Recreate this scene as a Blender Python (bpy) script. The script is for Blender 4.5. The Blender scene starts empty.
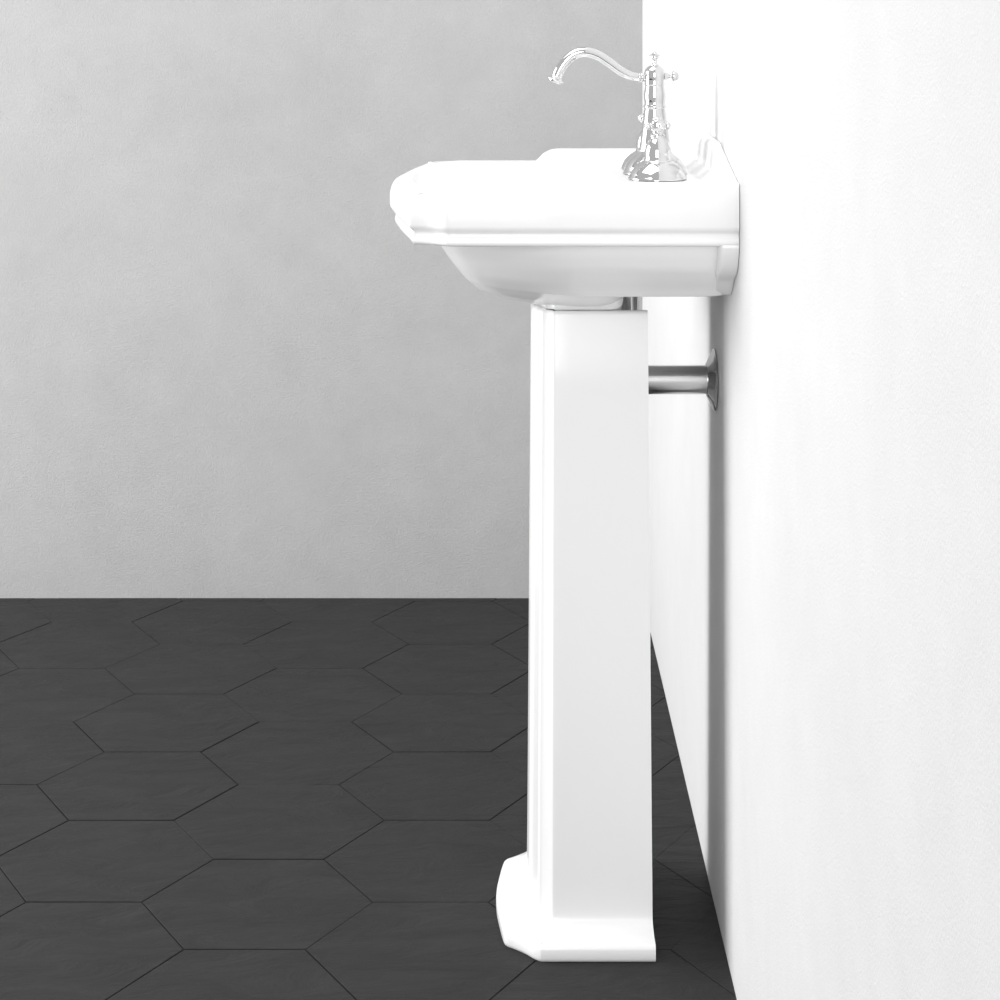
import bpy, bmesh, math, random
from mathutils import Vector, Matrix, noise
random.seed(7)
sc = bpy.context.scene
C = sc.collection

# ------------------------------------------------------------ camera
H = 1.05                     # eye height in metres
F = 2026.2                   # focal length in pixels of the 1000 px frame
cam_data = bpy.data.cameras.new('camera')
cam = bpy.data.objects.new('camera', cam_data); C.objects.link(cam)
cam.location = (0, 0, H); cam.rotation_euler = (math.pi/2, 0, 0)
cam_data.sensor_width = 36; cam_data.lens = F*36/1000
cam_data.shift_x = 0.0; cam_data.shift_y = -(500+8.15)/1000
cam_data.clip_start = .05; cam_data.clip_end = 50
sc.camera = cam

# ------------------------------------------------------------ light
w = bpy.data.worlds.new('world'); sc.world = w; w.use_nodes = True
w.node_tree.nodes['Background'].inputs[0].default_value = (1, 1, 1, 1)
w.node_tree.nodes['Background'].inputs[1].default_value = 0.66
def area(name, loc, target, sx, sy, power):
    l = bpy.data.lights.new(name, 'AREA'); l.shape = 'RECTANGLE'; l.size = sx; l.size_y = sy; l.energy = power
    o = bpy.data.objects.new(name, l); C.objects.link(o); o.location = loc
    o.rotation_euler = (Vector(target)-Vector(loc)).to_track_quat('-Z', 'Y').to_euler()
    return o
area('side_softbox', (-2.6, 2.75, 1.1), (.2, 2.72, .95), 1.4, 2.2, 82)
area('ceiling_softbox', (-.7, 2.0, 3.0), (-.2, 2.3, 0), 1.8, 1.8, 30)
area('front_softbox', (-.42, -1.5, 1.4), (-.02, 2.3, .75), 1.2, 1.9, 49)
vs = sc.view_settings
vs.view_transform = 'Standard'; vs.look = 'None'; vs.gamma = 1; vs.use_curve_mapping = False
vs.exposure = 0.0

# ------------------------------------------------------------ materials
def mat(name, col, rough=.5, metal=0, coat=0, spec=.5):
    m = bpy.data.materials.new(name); m.use_nodes = True
    b = m.node_tree.nodes['Principled BSDF']
    b.inputs['Base Color'].default_value = (*col, 1) if len(col) == 3 else col
    b.inputs['Roughness'].default_value = rough; b.inputs['Metallic'].default_value = metal
    b.inputs['Coat Weight'].default_value = coat; b.inputs['Coat Roughness'].default_value = .05
    b.inputs['Specular IOR Level'].default_value = spec
    return m, m.node_tree, b
def nd(nt, t, **k):
    n = nt.nodes.new(t)
    for a, v in k.items():
        if a in n.inputs: n.inputs[a].default_value = v
        else: setattr(n, a, v)
    return n
def plaster(name, c0, c1, bump):
    m, nt, b = mat(name, c0, .85, spec=.2)
    tc = nd(nt, 'ShaderNodeTexCoord')
    mp = nd(nt, 'ShaderNodeMapping'); mp.inputs['Scale'].default_value = (1, 1, 1)
    nt.links.new(tc.outputs['Object'], mp.inputs[0])
    n1 = nd(nt, 'ShaderNodeTexNoise', Scale=1.9, Detail=8.0, Roughness=.62, Distortion=1.3)
    n2 = nd(nt, 'ShaderNodeTexNoise', Scale=14.0, Detail=6.0, Roughness=.6)
    n3 = nd(nt, 'ShaderNodeTexNoise', Scale=380.0, Detail=4.0, Roughness=.7)
    for n in (n1, n2, n3): nt.links.new(mp.outputs[0], n.inputs['Vector'])
    mx = nd(nt, 'ShaderNodeMix', data_type='FLOAT'); mx.inputs[0].default_value = .42
    nt.links.new(n1.outputs[0], mx.inputs[2]); nt.links.new(n2.outputs[0], mx.inputs[3])
    mx2 = nd(nt, 'ShaderNodeMix', data_type='FLOAT'); mx2.inputs[0].default_value = .2
    nt.links.new(mx.outputs[0], mx2.inputs[2]); nt.links.new(n3.outputs[0], mx2.inputs[3])
    cr = nd(nt, 'ShaderNodeValToRGB')
    cr.color_ramp.elements[0].position = .34; cr.color_ramp.elements[0].color = (*c0, 1)
    cr.color_ramp.elements[1].position = .68; cr.color_ramp.elements[1].color = (*c1, 1)
    nt.links.new(mx2.outputs[0], cr.inputs[0]); nt.links.new(cr.outputs[0], b.inputs['Base Color'])
    bp = nd(nt, 'ShaderNodeBump', Strength=bump, Distance=.002)
    nt.links.new(mx2.outputs[0], bp.inputs['Height'])
    bp2 = nd(nt, 'ShaderNodeBump', Strength=bump, Distance=.0009)
    nt.links.new(n3.outputs[0], bp2.inputs['Height']); nt.links.new(bp.outputs[0], bp2.inputs['Normal'])
    nt.links.new(bp2.outputs[0], b.inputs['Normal'])
    return m
M_BACK = plaster('grey_plaster', (.415, .415, .415), (.485, .485, .485), .7)
M_WHITE = plaster('white_plaster', (.675, .675, .675), (.735, .735, .735), .45)
M_CER, _, _ = mat('white_ceramic', (.90, .90, .90), .24, coat=.12)
M_CHR, _, _ = mat('polished_chrome', (.66, .66, .66), .04, 1)
M_STEEL, _, _ = mat('waste_chrome', (.56, .56, .56), .16, 1)
def tile_mat():
    m, nt, b = mat('slate_tile', (.05, .05, .05), .62, spec=.14)
    tc = nd(nt, 'ShaderNodeTexCoord'); mp = nd(nt, 'ShaderNodeMapping')
    mp.inputs['Scale'].default_value = (1, 2.6, 1); mp.inputs['Rotation'].default_value = (0, 0, .22)
    nt.links.new(tc.outputs['Object'], mp.inputs[0])
    n = nd(nt, 'ShaderNodeTexNoise', Scale=9.0, Detail=9.0, Roughness=.58, Distortion=.8)
    nt.links.new(mp.outputs[0], n.inputs['Vector'])
    cr = nd(nt, 'ShaderNodeValToRGB')
    cr.color_ramp.elements[0].position = .3; cr.color_ramp.elements[0].color = (.025, .025, .025, 1)
    cr.color_ramp.elements[1].position = .72; cr.color_ramp.elements[1].color = (.033, .033, .033, 1)
    nt.links.new(n.outputs[0], cr.inputs[0]); nt.links.new(cr.outputs[0], b.inputs['Base Color'])
    bp = nd(nt, 'ShaderNodeBump', Strength=.8, Distance=.008)
    nt.links.new(n.outputs[0], bp.inputs['Height']); nt.links.new(bp.outputs[0], b.inputs['Normal'])
    return m
M_TILE = tile_mat()
M_GROUT, _, _ = mat('dark_grout', (.012, .012, .012), .9, spec=.1)

# ------------------------------------------------------------ helpers
def build(name, bm, m, parent=None, smooth=True, angle=35):
    bmesh.ops.remove_doubles(bm, verts=bm.verts, dist=1e-6)
    bmesh.ops.recalc_face_normals(bm, faces=bm.faces)
    me = bpy.data.meshes.new(name); bm.to_mesh(me); bm.free()
    for mm in (m if isinstance(m, (list, tuple)) else [m]): me.materials.append(mm)
    if smooth:
        for p in me.polygons: p.use_smooth = True
        me.set_sharp_from_angle(angle=math.radians(angle))
    o = bpy.data.objects.new(name, me); C.objects.link(o)
    if parent: o.parent = parent; o.matrix_parent_inverse = Matrix.Translation(-parent.location)
    return o
def root(name, loc, label, cat):
    o = bpy.data.objects.new(name, None); C.objects.link(o); o.location = loc
    o.empty_display_size = .05; o['label'] = label; o['category'] = cat
    return o
def box(bm, a, b):
    v = [bm.verts.new((x, y, z)) for x in (a[0], b[0]) for y in (a[1], b[1]) for z in (a[2], b[2])]
    for q in ((0,1,3,2),(4,6,7,5),(0,4,5,1),(2,3,7,6),(0,2,6,4),(1,5,7,3)): bm.faces.new([v[i] for i in q])
def loft(bm, rings, cap0=True, cap1=True, close=True):
    vr = [[bm.verts.new(p) for p in r] for r in rings]
    n = len(rings[0])
    for a, b in zip(vr, vr[1:]):
        for i in range(n if close else n-1):
            j = (i+1) % n
            bm.faces.new((a[i], a[j], b[j], b[i]))
    if cap0: bm.faces.new(vr[0])
    if cap1: bm.faces.new(list(reversed(vr[-1])))
    return vr
def lathe(bm, base, axis, prof, n=40):
    """prof: (radius, distance along axis) from base"""
    axis = Vector(axis).normalized()
    q = axis.to_track_quat('Z', 'Y')
    rings = []
    for r, h in prof:
        rings.append([Vector(base)+q @ Vector((max(r, 1e-5)*math.cos(2*math.pi*k/n), max(r, 1e-5)*math.sin(2*math.pi*k/n), h)) for k in range(n)])
    loft(bm, rings)
def catmull(pts, sub):
    P = [pts[0]]+list(pts)+[pts[-1]]; out = []
    for i in range(1, len(P)-2):
        p0, p1, p2, p3 = [Vector(q) for q in P[i-1:i+3]]
        for s in range(sub):
            t = s/sub
            out.append(.5*((2*p1)+(p2-p0)*t+(2*p0-5*p1+4*p2-p3)*t*t+(3*p1-p0-3*p2+p3)*t**3))
    out.append(Vector(P[-2])); return out
def tube(bm, pts, rad, n=24, side=Vector((0, 1, 0))):
    rings = []
    for i, p in enumerate(pts):
        t = (pts[min(i+1, len(pts)-1)]-pts[max(i-1, 0)]).normalized()
        u = side; v = t.cross(u).normalized()
        r = rad(i/(len(pts)-1))
        rings.append([p+u*r*math.cos(2*math.pi*k/n)+v*r*math.sin(2*math.pi*k/n) for k in range(n)])
    loft(bm, rings)
def lerp(tab, x):
    if x <= tab[0][0]: return tab[0][1]
    for (a, fa), (b, fb) in zip(tab, tab[1:]):
        if x <= b: return fa+(fb-fa)*(x-a)/(b-a)
    return tab[-1][1]
def sm(x): x = max(0, min(1, x)); return x*x*(3-2*x)

# ------------------------------------------------------------ the setting
XW = .2468; YB = 3.5095; YC = 2.32
bm = bmesh.new(); box(bm, (XW, -.4, -.02), (XW+.15, YB+.15, 2.9))
o = build('wall_right', bm, M_WHITE, smooth=False); o['kind'] = 'structure'
bm = bmesh.new(); box(bm, (-3.2, YB, -.02), (XW, YB+.15, 2.9))
o = build('wall_back', bm, M_BACK, smooth=False); o['kind'] = 'structure'

bm = bmesh.new()
box(bm, (-3.2, -.4, -.03), (XW, YB, -.0012))
for f in bm.faces: f.material_index = 1
E_ = .127015*H; U0 = -.711148*H; V0 = 3.216493*H
GAP = .0007; BEV = .0005
def clip(poly, f):
    out = []
    for a, b in zip(poly, poly[1:]+poly[:1]):
        fa, fb = f(a), f(b)
        if fa >= 0: out.append(a)
        if (fa >= 0) != (fb >= 0):
            t = fa/(fa-fb); out.append((a[0]+(b[0]-a[0])*t, a[1]+(b[1]-a[1])*t))
    return out
# seams that are pressed nearly shut, by lattice position: B falls to the right, S falls to the left, H runs across
SHUT = {('B', 0): [(-1, -1), (5, -1), (5, 1), (11, 3), (11, 5), (11, 7), (5, 3), (5, 7)], ('S', 0): [(3, 1), (3, 3), (3, 5), (9, 3), (9, 5), (9, 9)],
        ('H', 0): [(6, 4), (6, 6), (0, 0), (0, 4), (3, 1)]}
def seam(kind, i, j):
    if (i, j) in SHUT[(kind, 0)]: return .00035
    h = (i*73+j*151+ord(kind)*37) % 17
    if kind == 'H': return .0010 if h < 9 else .0013
    if (-1 <= i <= 13) and (-1 <= j <= 10): return .0008 if h < 9 else .0011
    return .00015 if h < 5 else .0006
for a in range(-5, 3):
    for j in range(-2, 36):
        i = (1 if j % 2 else 4)+6*a
        cx = U0+i*E_/2; cy = V0-j*.8660254*E_
        ap = .8660254*E_
        # outward normals at 90, 30, -30, -90, -150, 150 degrees
        gaps = [(90, seam('H', i-1, j-1)), (30, seam('B', i+1, j-1)), (-30, seam('S', i+2, j)), (-90, seam('H', i-1, j+1)), (-150, seam('B', i-2, j)), (150, seam('S', i-1, j-1))]
        tilt = (random.uniform(-1, 1)*.0014, random.uniform(-1, 1)*.0014); dz = random.uniform(-.0001, 0)
        def ring(bev, dzz):
            ln = [(math.radians(g[0]), ap-g[1]-bev*min(1, g[1]/.0005)) for g in gaps]
            p = []
            for k in range(6):
                (a1, d1), (a2, d2) = ln[k], ln[(k+1) % 6]
                D_ = math.cos(a1)*math.sin(a2)-math.sin(a1)*math.cos(a2)
                p.append((cx+(d1*math.sin(a2)-d2*math.sin(a1))/D_, cy+(d2*math.cos(a1)-d1*math.cos(a2))/D_))
            p = clip(p, lambda q: XW-.0002-q[0]); p = clip(p, lambda q: YB-.0002-q[1]) if p else p
            p = clip(p, lambda q: q[0]+3.2) if p else p; p = clip(p, lambda q: q[1]+.4) if p else p
            return [(x, y, dz+dzz+tilt[0]*(x-cx)+tilt[1]*(y-cy)) for x, y in p]
        t = ring(BEV, 0); s = ring(0, -BEV*.8)
        if len(t) < 3: continue
        vt = [bm.verts.new(p) for p in t]; bm.faces.new(vt)
        if len(s) == len(t):
            vb = [bm.verts.new(p) for p in s]; vd = [bm.verts.new((p[0], p[1], -.002)) for p in s]
            n = len(t)
            for k in range(n):
                l = (k+1) % n
                bm.faces.new((vt[k], vt[l], vb[l], vb[k])); bm.faces.new((vb[k], vb[l], vd[l], vd[k]))
me_floor = build('floor', bm, [M_TILE, M_GROUT], smooth=False); me_floor['kind'] = 'structure'

# ------------------------------------------------------------ basin
def arc_pts(pts, sub): return [(p[0], p[1]) for p in catmull([(x, y, 0) for x, y in pts], sub)]
XB = XW-.0006
# near half of the plan outline (x, half width), from the wall round to the front centre
side = [(XB, -.236)]+[(XB-(XB+.050)*k/34, -.236) for k in range(1, 35)]
corner = arc_pts([(-.050, -.236), (-.0560, -.2350), (-.0625, -.2305), (-.0690, -.2245), (-.0770, -.2195), (-.0870, -.2165), (-.0945, -.2145)], 4)[1:]
front = arc_pts([(-.0945, -.2145), (-.0975, -.200), (-.1050, -.155), (-.1135, -.105), (-.1200, -.055), (-.1245, -.022), (-.1262, 0)], 7)[1:]
half = side+corner+front
outline = half+[(x, -y) for x, y in reversed(half[:-1])]        # open at the wall side
back = [(XB, .236-.472*k/24) for k in range(1, 24)]
outline = outline+back                                             # closed loop
N = len(outline)
for _ in range(3):                                                  # the glaze rounds the corners
    outline = [p if p[0] > -.06 else ((p[0]*2+outline[i-1][0]+outline[(i+1) % N][0])/4, (p[1]*2+outline[i-1][1]+outline[(i+1) % N][1])/4) for i, p in enumerate(outline)]
def offset_step(pl, d):
    out = []
    n = len(pl)
    for i, (x, y) in enumerate(pl):
        a = pl[i-1]; b = pl[(i+1) % n]
        if abs(x-XB) < 1e-6: out.append((x, y)); continue
        tx, ty = b[0]-a[0], b[1]-a[1]; L = math.hypot(tx, ty)
        nx, ny = ty/L, -tx/L
        if nx*(.09-x)+ny*(0-y) < 0: nx, ny = -nx, -ny
        out.append((x+nx*d, y+ny*d))
    return out
def offset(d):
    """outline moved inward by d, corners relaxing as they go; the wall side stays on the wall"""
    pl = list(outline); k = max(1, math.ceil(d/.0010)) if d > 0 else 0
    for _ in range(k):
        pl = offset_step(pl, d/k)
        if d > .0008:
            n = len(pl)
            pl = [p if p[0] > -.035 else ((p[0]*2+pl[i-1][0]+pl[(i+1) % n][0])/4, (p[1]*2+pl[i-1][1]+pl[(i+1) % n][1])/4) for i, p in enumerate(pl)]
    return [(x, max(-.236+d, min(.236-d, y))) for x, y in pl]
RIM = .8386; DECK = .8530; TRAY = .8416
def step(x):
    t = max(0, min(1, (x-.046)/.024)); return (sm(t)+math.sqrt(1-(1-t)**2)*2)/3
def top_at(x, y, d):
    """height of the top surface; d = distance in from the edge"""
    z = RIM+(DECK-RIM)*step(x)
    e = sm((d-.016)/.014)*step(x)*sm((XB-.012-x)/.018) if x > .03 else 0
    return z+(TRAY-DECK)*e
rings = []
QX, QA, QB = .008, .100, .172
def bowl_pt(p, s, n=2.5, cx=QX, a=QA, b=QB):
    dx, dy = p[0]-cx, p[1]
    L = math.hypot(dx, dy); dx /= L; dy /= L
    r = s/((abs(dx)/a)**n+(abs(dy)/b)**n)**(1/n)
    return (cx+dx*r, dy*r)
# inside of the bowl, bottom up
for s, z in ((.04, .7290), (.20, .7295), (.33, .7340), (.45, .7420), (.55, .7520), (.64, .7650), (.75, .7850), (.86, .8020), (.94, .8140), (.985, .8240), (1.0, .8310), (1.015, .8350), (1.04, .8375)):
    rings.append([(*bowl_pt(p, s), z) for p in outline])
# top surface from the bowl lip out to the edge
inner = [bowl_pt(p, 1.075) for p in outline]
edge = offset(.014)
for k in range(0, 17):
    t = k/16
    rg = []
    for (x0, y0), (x1, y1) in zip(inner, edge):
        x = x0+(x1-x0)*t; y = y0+(y1-y0)*t
        dist = .014+math.hypot(x1-x, y1-y)
        dd = min(.236-abs(y), dist) if x > .03 else .014
        z = top_at(x, y, dd)
        if k == 0: z = min(z, RIM+.0006+ (DECK-RIM)*.0*step(x))
        rg.append((x, y, z))
    rings.append(rg)
# edge rounding: sharp on the deck, soft on the front rim
for k in range(1, 7):
    a = k/6*math.pi/2
    rg = []
    for i, (x, y) in enumerate(outline):
        r = .013+(.0045-.013)*step(x)
        z = RIM+(DECK-RIM)*step(x)
        d = r*(1-math.sin(a))
        rz = r*(1+.7*(1-sm((x+.105)/.05)))
        rg.append((i, d, z-rz*(1-math.cos(a))))
    offs = {}
    out = []
    for i, d, z in rg:
        key = round(d, 4)
        if key not in offs: offs[key] = offset(key)
        out.append((*offs[key][i], z))
    rings.append(out)
def flat(d, z, extra=0):
    A_, B_ = offset(d), offset(d+extra)
    rg = []
    for (xa, ya), (xb, yb) in zip(A_, B_):
        t = 1-sm((xa+.105)/.035); rg.append((xa+(xb-xa)*t, ya+(yb-ya)*t, z))
    rings.append(rg)
for d, z, ex in ((0, .8080, 0), (.0004, .8055, .0003), (.0020, .8032, .0012), (.0045, .8015, .002), (.0052, .7998, .003), (.0042, .7972, .0035), (.0028, .7948, .0035), (.0022, .7905, .0035), (.0032, .7884, .003), (.0060, .7873, .002), (.0095, .7868, .001)):
    flat(d, z, ex)
# underside: sections shrinking down to the foot
FX = [(.6975, .045), (.700, .012), (.706, -.010), (.715, -.0275), (.7274, -.0420), (.7400, -.0520), (.7514, -.0605), (.770, -.0725), (.780, -.0780), (.7868, -.0810)]
HW = [(.6975, .050), (.700, .068), (.706, .100), (.715, .132), (.7260, .165), (.735, .1745), (.744, .187), (.747, .1905), (.760, .2060), (.775, .2165), (.7868, .2225)]
CX = .095
HF = [(.6975, .050), (.700, .066), (.706, .092), (.715, .120), (.7260, .144), (.740, .170), (.755, .190), (.772, .2100), (.7868, .2225)]
def section(z, ab, nb):
    f = lerp(FX, z); w1 = lerp(HW, z); w0 = min(w1, lerp(HF, z)); out = []
    for (px_, py_) in outline:
        dx, dy = px_-CX, py_
        L = math.hypot(dx, dy); dx /= L; dy /= L
        wdt = w1+(w0-w1)*sm(-dx/.55)
        if dx < 0: n_, a = 2.1, CX-f
        else: n_, a = nb, ab
        # blend the exponent through the widest point so the side runs straight back
        r = 1/((abs(dx)/a)**n_+(abs(dy)/wdt)**n_)**(1/n_)
        out.append((CX+dx*r, dy*r, z))
    return out
AB = XB-CX
for z in (.7862, .7850, .7820, .778, .774, .770, .765, .760, .755, .750, .745, .740, .735, .731, .7275): rings.append(section(z, AB, 14))
rings.append(section(.7262, AB-.0006, 14)); rings.append(section(.7255, AB-.004, 14))
rings.append(section(.7253, .080, 6)); rings.append(section(.7248, .070, 5)); rings.append(section(.7235, .060, 4))
for z in (.720, .715, .710, .706, .703, .700, .6975): rings.append(section(z, lerp([(.6975, .030), (.72, .052)], z), 3))
S = lambda r: [(x, y+YC, z) for x, y, z in r]
basin = root('pedestal_basin', (.09, YC, .6970), 'white ceramic washbasin with stepped deck, fixed to the white wall on top of the pedestal', 'washbasin')
bm = bmesh.new()
loft(bm, [S(r) for r in rings])
# flange along the wall
prof = [(.2280, .7905), (.2320, .7902), (.2334, .7885), (.2330, .7850), (.2310, .7790), (.2250, .7680), (.2160, .7590), (.2020, .7520), (.1920, .7475), (.1850, .7440), (.1800, .7400), (.1700, .7335), (.1620, .7285), (.1560, .7262)]
ring_ = [(-h, z) for h, z in prof]+[(h, z) for h, z in reversed(prof)]
def yz_ring(x, s=0): return [(x, YC+y*(1-s*.02), z+s*.0010) for y, z in ring_]
loft(bm, [yz_ring(.2255, 2.0), yz_ring(.2262, 1.2), yz_ring(.2275, .5), yz_ring(.2290, .1), yz_ring(.2300, 0), yz_ring(XB, 0)])
# foot that sits in the pedestal, shaped like its top
def plan(kind):
    # corresponding points of near half: back corner -> front centre
    top = [(.1635, .080), (.1550, .080), (.130, .080), (.100, .080), (.0640, .080), (.0590, .0792), (.0560, .0765), (.0530, .0735), (.0495, .0715), (.0470, .0705), (.0455, .0680), (.0440, .0610), (.0425, .0560), (.0405, .0470), (.0375, .0400), (.0362, .0350), (.0357, .020), (.0354, 0)]
    bot = [(.1670, .100), (.1580, .100), (.132, .100), (.100, .100), (.0620, .100), (.0570, .0992), (.0535, .0965), (.0490, .0930), (.0455, .0905), (.0430, .0890), (.0415, .0860), (.0400, .0780), (.0385, .0700), (.0362, .0590), (.0332, .0500), (.0318, .0430), (.0312, .022), (.0310, 0)]
    base = [(.1685, .1288), (.1600, .1288), (.134, .1288), (.100, .1288), (.0500, .1288), (.0430, .1280), (.0385, .1250), (.0340, .1205), (.0290, .1140), (.0240, .1085), (.0180, .1030), (.0120, .0980), (.0070, .0940), (.0040, .0880), (.0015, .0720), (-.0010, .0500), (-.0035, .0250), (-.0045, 0)]
    return {'top': top, 'bot': bot, 'base': base}[kind]
def mixp(a, b, t): return [(p[0]+(q[0]-p[0])*t, p[1]+(q[1]-p[1])*t) for p, q in zip(a, b)]
def inset(pl, d):
    n = len(pl); out = []
    for i, (x, h) in enumerate(pl):
        a = pl[max(i-1, 0)]; b = pl[min(i+1, n-1)]
        tx, ty = b[0]-a[0], b[1]-a[1]
        if i == 0: tx, ty = -1, 0
        if i == n-1: tx, ty = 0, -1
        L = math.hypot(tx, ty); nx, ny = -ty/L, tx/L      # points inward (towards +x, smaller h)
        out.append((x+nx*d, h+ny*d))
    return out
def dense(pl): return [(p[0], p[1]) for p in catmull([(x, y, 0) for x, y in pl], 3)]
fr = []
tp = dense(plan('top'))
for z, d, bx in ((.738, .004, .1580), (.727, .005, .1490), (.722, .0058, .1425), (.717, .0064, .1392), (.710, .007, .1375), (.703, .0050, .1365), (.6995, .0046, .1350), (.6978, .0055, .1330), (.6971, .0075, .1300)):
    q0 = inset(tp, d); keep = [p for p, o0 in zip(q0, tp) if o0[0] < .112]; h0 = .080-d; R_ = .012
    q = [(bx, h0-.05), (bx, h0-.03)]+[(bx-R_+R_*math.cos(a_), h0-R_+R_*math.sin(a_)) for a_ in [math.pi/2*k/6 for k in range(7)]]+keep
    fr.append([(x, YC-h, z) for x, h in q]+[(x, YC+h, z) for x, h in reversed(q[:-1])])
loft(bm, fr)
build('basin_body', bm, M_CER, basin, angle=50)
bm = bmesh.new(); lathe(bm, (.1485, YC, .7250), (0, 0, -1), [(.0095, 0), (.0095, .0446)], 32)
build('tailpiece', bm, M_STEEL, basin)
# upstand along the wall
bm = bmesh.new()
zt = [(-.2345, .8520), (-.20, .8570), (-.15, .8650), (-.10, .8735), (-.066, .8800), (-.058, .8820), (0, .8828), (.058, .8820), (.066, .8800), (.10, .8735), (.15, .8650), (.20, .8570), (.2345, .8520)]
ys = [-.2345+.469*k/60 for k in range(61)]
rg = []
for y in ys:
    t = lerp(zt, y)
    e = max(.0, min(1, (t-.8515)/.006))
    th = .005+.006*e
    rg.append([(XB, YC+y, .846), (XB, YC+y, t-.0006), (XB-.0012, YC+y, t), (XB-th*.55, YC+y, t-.0003), (XB-th*.85, YC+y, t-.002*e-.0004), (XB-th, YC+y, t-.005*e-.001), (XB-th-.002*e, YC+y, .848+.006*e), (XB-th-.006*e, YC+y, .846)])
loft(bm, rg)
build('upstand', bm, M_CER, basin, angle=50)

# ------------------------------------------------------------ pedestal
ped = root('basin_pedestal', (.10, YC, 0), 'white ceramic pedestal standing on the dark tiled floor under the washbasin', 'pedestal')
TH = .011
def section_ring(pl, z, d=0, th=TH):
    o_ = inset(pl, d); i_ = inset(pl, th)
    i_ = [(x, max(0, h)) for x, h in i_]
    o_ = [(min(x, pl[0][0]-d*.0), h) for x, h in o_]
    outer = [(x, YC-h, z) for x, h in o_]+[(x, YC+h, z) for x, h in reversed(o_[:-1])]
    inner = [(x, YC-h, z) for x, h in i_]+[(x, YC+h, z) for x, h in reversed(i_[:-1])]
    return outer+list(reversed(inner))
T, B, P = plan('top'), plan('bot'), plan('base')
T, B, P = dense(T), dense(B), dense(P)
def shaft(z): return mixp(B, T, max(0, min(1, (z-.04)/(.6965-.04))))
rr = []
PT = lambda d, z: section_ring(P, z, d)
rr += [section_ring(P, 0, .0025), section_ring(P, .0015, .0008), section_ring(P, .004, 0), section_ring(P, .0135, 0), section_ring(P, .0165, .0012), section_ring(P, .0185, .0038)]
for t, z in ((.28, .0202), (.42, .0216), (.54, .0240), (.64, .0258), (.76, .0276), (.85, .0298), (.92, .0326), (.955, .0352), (.975, .0385), (.988, .0430), (.996, .0490), (1, .0580)):
    rr.append(section_ring(mixp(P, B, t), z))
for k in range(1, 9): 
    z = .058+(.6930-.058)*k/8; rr.append(section_ring(shaft(z), z))
rr += [section_ring(T, .6950, .0008), section_ring(T, .6962, .002), section_ring(T, .6966, .0036)]
bm = bmesh.new(); loft(bm, rr)
build('pedestal_column', bm, M_CER, ped, angle=40)

# ------------------------------------------------------------ waste
waste = root('waste_pipe', (.14, YC, .606), 'chrome waste pipe running from behind the pedestal into the white wall', 'pipe')
bm = bmesh.new(); ZP = .606
path = [Vector((.1485, YC, .6800)), Vector((.1485, YC, .66))]+[Vector((.1485+.022*(1-math.cos(a)), YC, .628-.022*math.sin(a))) for a in [math.pi/2*k/10 for k in range(11)]]
tube(bm, path, lambda t: .0095)
build('trap_inlet', bm, M_STEEL, waste)
bm = bmesh.new(); lathe(bm, (.160, YC, ZP), (1, 0, 0), [(.0140, 0), (.0166, .0008), (.0166, XW-.160-.0005)], 48)
build('pipe', bm, M_STEEL, waste)
bm = bmesh.new(); lathe(bm, (.2365, YC, ZP), (1, 0, 0), [(.0167, 0), (.0190, -.0002), (.0205, .0008), (.0260, .0035), (.0315, .0062), (.0345, .0078), (.0352, .0086), (.0352, .0091)], 64)
f_ = build('wall_flange', bm, M_STEEL, waste)

# ------------------------------------------------------------ tap
tap = root('basin_tap', (.1770, YC, TRAY), 'polished chrome mixer tap with curved swan neck spout, standing on the basin deck', 'tap')
K = YC/F                                 # metres per pixel at the tap's distance
def zy(y): return H-(y+8.15)*K
def xx(x): return (x-500)*K
TX = xx(654.9)
def turned(bm, cx, cy, prof, k, z0): lathe(bm, (cx, cy, z0), (0, 0, 1), [(r*k, z) for r, z in prof], 48)
zb = TRAY+.0002
bm = bmesh.new()
pts = [(30.5, 0), (32.2, .0008), (32.2, .0022), (31.2, .0032), (30.3, .0060), (28.5, .0115), (25.0, .0172), (21.0, .0215), (17.5, .0246), (16.6, .0258), (17.0, .0270), (16.4, .0284)]
def py(y): return zy(y)-zb
pts += [(15.6, py(146)), (14.6, py(139)), (13.4, py(131)), (12.3, py(123)), (11.2, py(115)), (10.6, py(109)), (10.7, py(107.8)), (11.4, py(107)), (11.4, py(105.8)), (10.6, py(104.8)), (10.2, py(103.6)), (10.4, py(101.5)), (10.9, py(98)), (10.9, py(94)), (10.3, py(90)), (9.5, py(86.4)), (9.7, py(85)), (10.1, py(84.4)), (10.1, py(83.4)), (9.8, py(82.6)), (10.4, py(79)), (10.8, py(75.5)), (10.4, py(72)), (9.2, py(69)), (7.0, py(66.8)), (4.6, py(65.6)), (3.8, py(65.4))]
turned(bm, TX, YC, [(r, z) for r, z in pts], K, zb)
build('tap_body', bm, M_CHR, tap, angle=60)
bm = bmesh.new()
turned(bm, TX, YC, [(3.6, py(65.9)), (4.0, py(65.2)), (3.9, py(64.6)), (2.6, py(64)), (2.2, py(61.5)), (2.4, py(59)), (3.6, py(58)), (4.0, py(57)), (3.6, py(56.3)), (5.4, py(55.7)), (5.7, py(55.2)), (3.4, py(54.3)), (1.8, py(52.8)), (.9, py(51.8)), (.05, py(51.5))], K, zb)
build('finial', bm, M_CHR, tap, angle=60)
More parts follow.
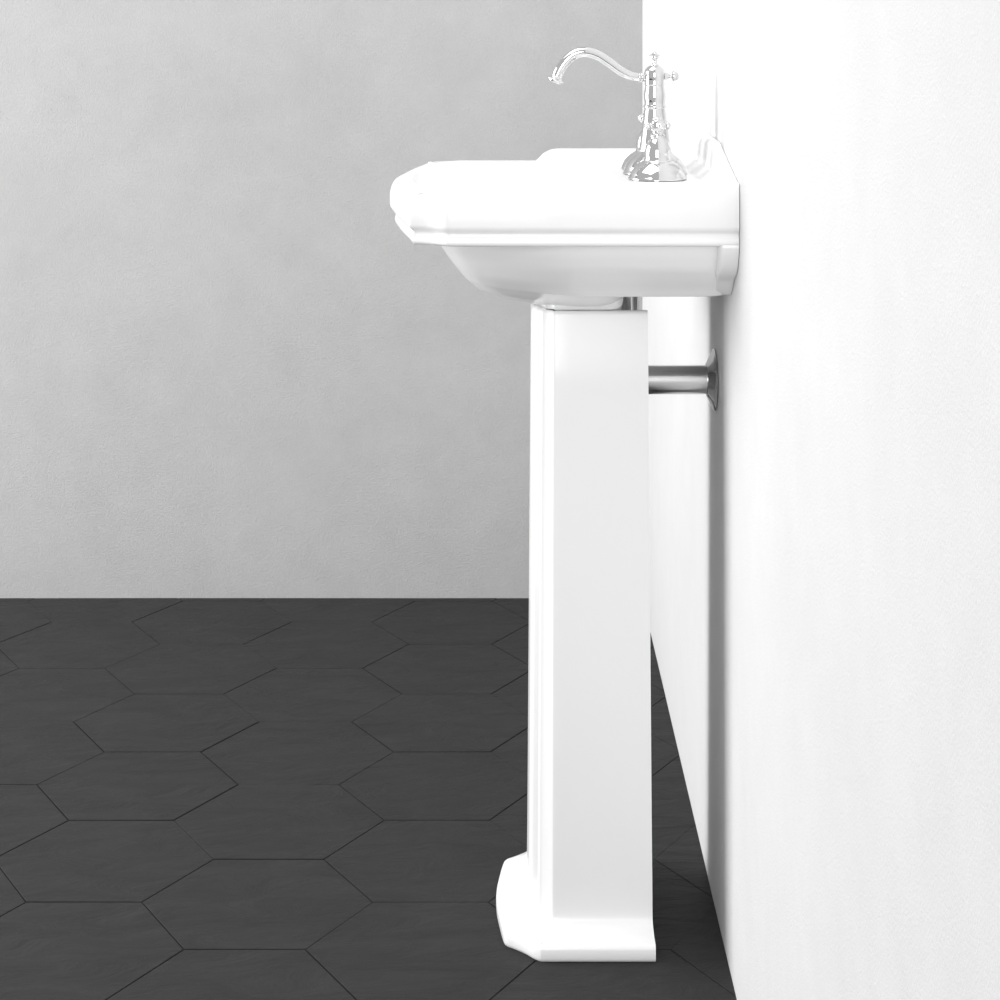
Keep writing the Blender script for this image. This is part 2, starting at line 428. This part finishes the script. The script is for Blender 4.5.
# lift knob towards the wall
bm = bmesh.new()
lathe(bm, (TX+9.6*K, YC, zy(76.3)), (1, 0, 0), [(r*K, h*K) for r, h in ((3.8, 0), (4.0, 1.0), (3.4, 1.8), (3.2, 3.2), (2.2, 4.6), (1.5, 5.6), (1.5, 7.0), (2.3, 7.6), (4.6, 7.9), (5.0, 8.6), (4.9, 10.4), (4.2, 12.4), (2.8, 13.8), (1.2, 14.4), (.05, 14.5))], 36)
build('lift_knob', bm, M_CHR, tap, angle=60)
# spout
sp = [(646.5, 77.8), (638, 77.2), (629.5, 75.4), (619.5, 70.3), (609, 62.6), (598, 55.6), (586.5, 52.1), (575.5, 53.8), (567, 60.0), (560.6, 68.2), (556.4, 77.3)]
cl = catmull([(xx(x), YC, zy(y)) for x, y in sp], 8)
bm = bmesh.new()
tube(bm, cl, lambda t: K*lerp([(0, 4.0), (.12, 3.9), (.3, 4.7), (.6, 5.2), (.85, 5.3), (1, 5.0)], t), 32)
spout = build('spout', bm, M_CHR, tap, angle=60)
bm = bmesh.new(); lathe(bm, (xx(640.5), YC, zy(77.4)), (-1, 0, .03), [(r*K, h*K) for r, h in ((4.2, -2.5), (5.0, -2.2), (5.2, -1), (4.4, 0), (5.0, .7), (4.9, 1.6), (4.0, 2.2))], 32)
build('spout_collar', bm, M_CHR, spout, angle=60)
bm = bmesh.new(); d = Vector((-.37, 0, -.93))
lathe(bm, cl[-1]-d*K*.6, d, [(r*K, h*K) for r, h in ((4.8, -.5), (5.4, .2), (5.6, 1.4), (6.8, 2.2), (8.4, 2.8), (8.7, 3.4), (8.5, 4.0), (6.8, 4.4), (6.4, 5.8), (5.6, 6.2), (4.6, 6.2), (4.4, 5.0))], 36)
build('aerator', bm, M_CHR, spout, angle=60)
# side valves with cross handles
def valve(cy, turn):
    k = .001112
    b = bmesh.new()
    y2 = lambda y: (179.3-y)*k
    turned(b, .1752, cy, [(28.0, 0), (29.6, .0006), (29.6, .0018), (28.6, .0030), (27.6, .0062), (25.6, .0102), (22.6, .0140), (19.2, .0172), (16.0, .0196), (14.2, .0206), (13.8, .0216), (13.9, .0226), (13.2, .0234), (13.5, y2(154)), (13.0, y2(150)), (11.8, y2(146)), (10.0, y2(142.2)), (8.0, y2(139.2)), (6.6, y2(137.4)), (6.8, y2(136.8)), (7.6, y2(136.4)), (7.6, y2(135.4)), (6.4, y2(134.8)), (5.4, y2(133.5)), (5.2, y2(130))], k, zb)
    v = build('side_valve', b, M_CHR, tap, angle=60)
    b = bmesh.new()
    zc = zb+y2(126.0)
    turned(b, .1752, cy, [(4.6, y2(132)), (6.0, y2(131)), (6.6, y2(128.5)), (6.6, y2(123.5)), (6.0, y2(121)), (5.0, y2(120)), (5.4, y2(119.4)), (5.2, y2(118.2)), (3.4, y2(117.1)), (.05, y2(116.8))], k, zb)
    for q in range(4):
        a = turn+q*math.pi/2
        lathe(b, (.1752, cy, zc), (math.cos(a), math.sin(a), 0), [(r*k, h*k) for r, h in ((2.0, 4.0), (2.0, 6.6), (1.5, 7.2), (1.7, 8.0), (3.0, 8.6), (3.9, 10.0), (3.9, 11.4), (3.0, 12.8), (1.5, 13.5), (.05, 13.6))], 24)
    h = build('cross_handle', b, M_CHR, v, angle=60)
valve(YC-.067, .30); valve(YC+.067, .785)
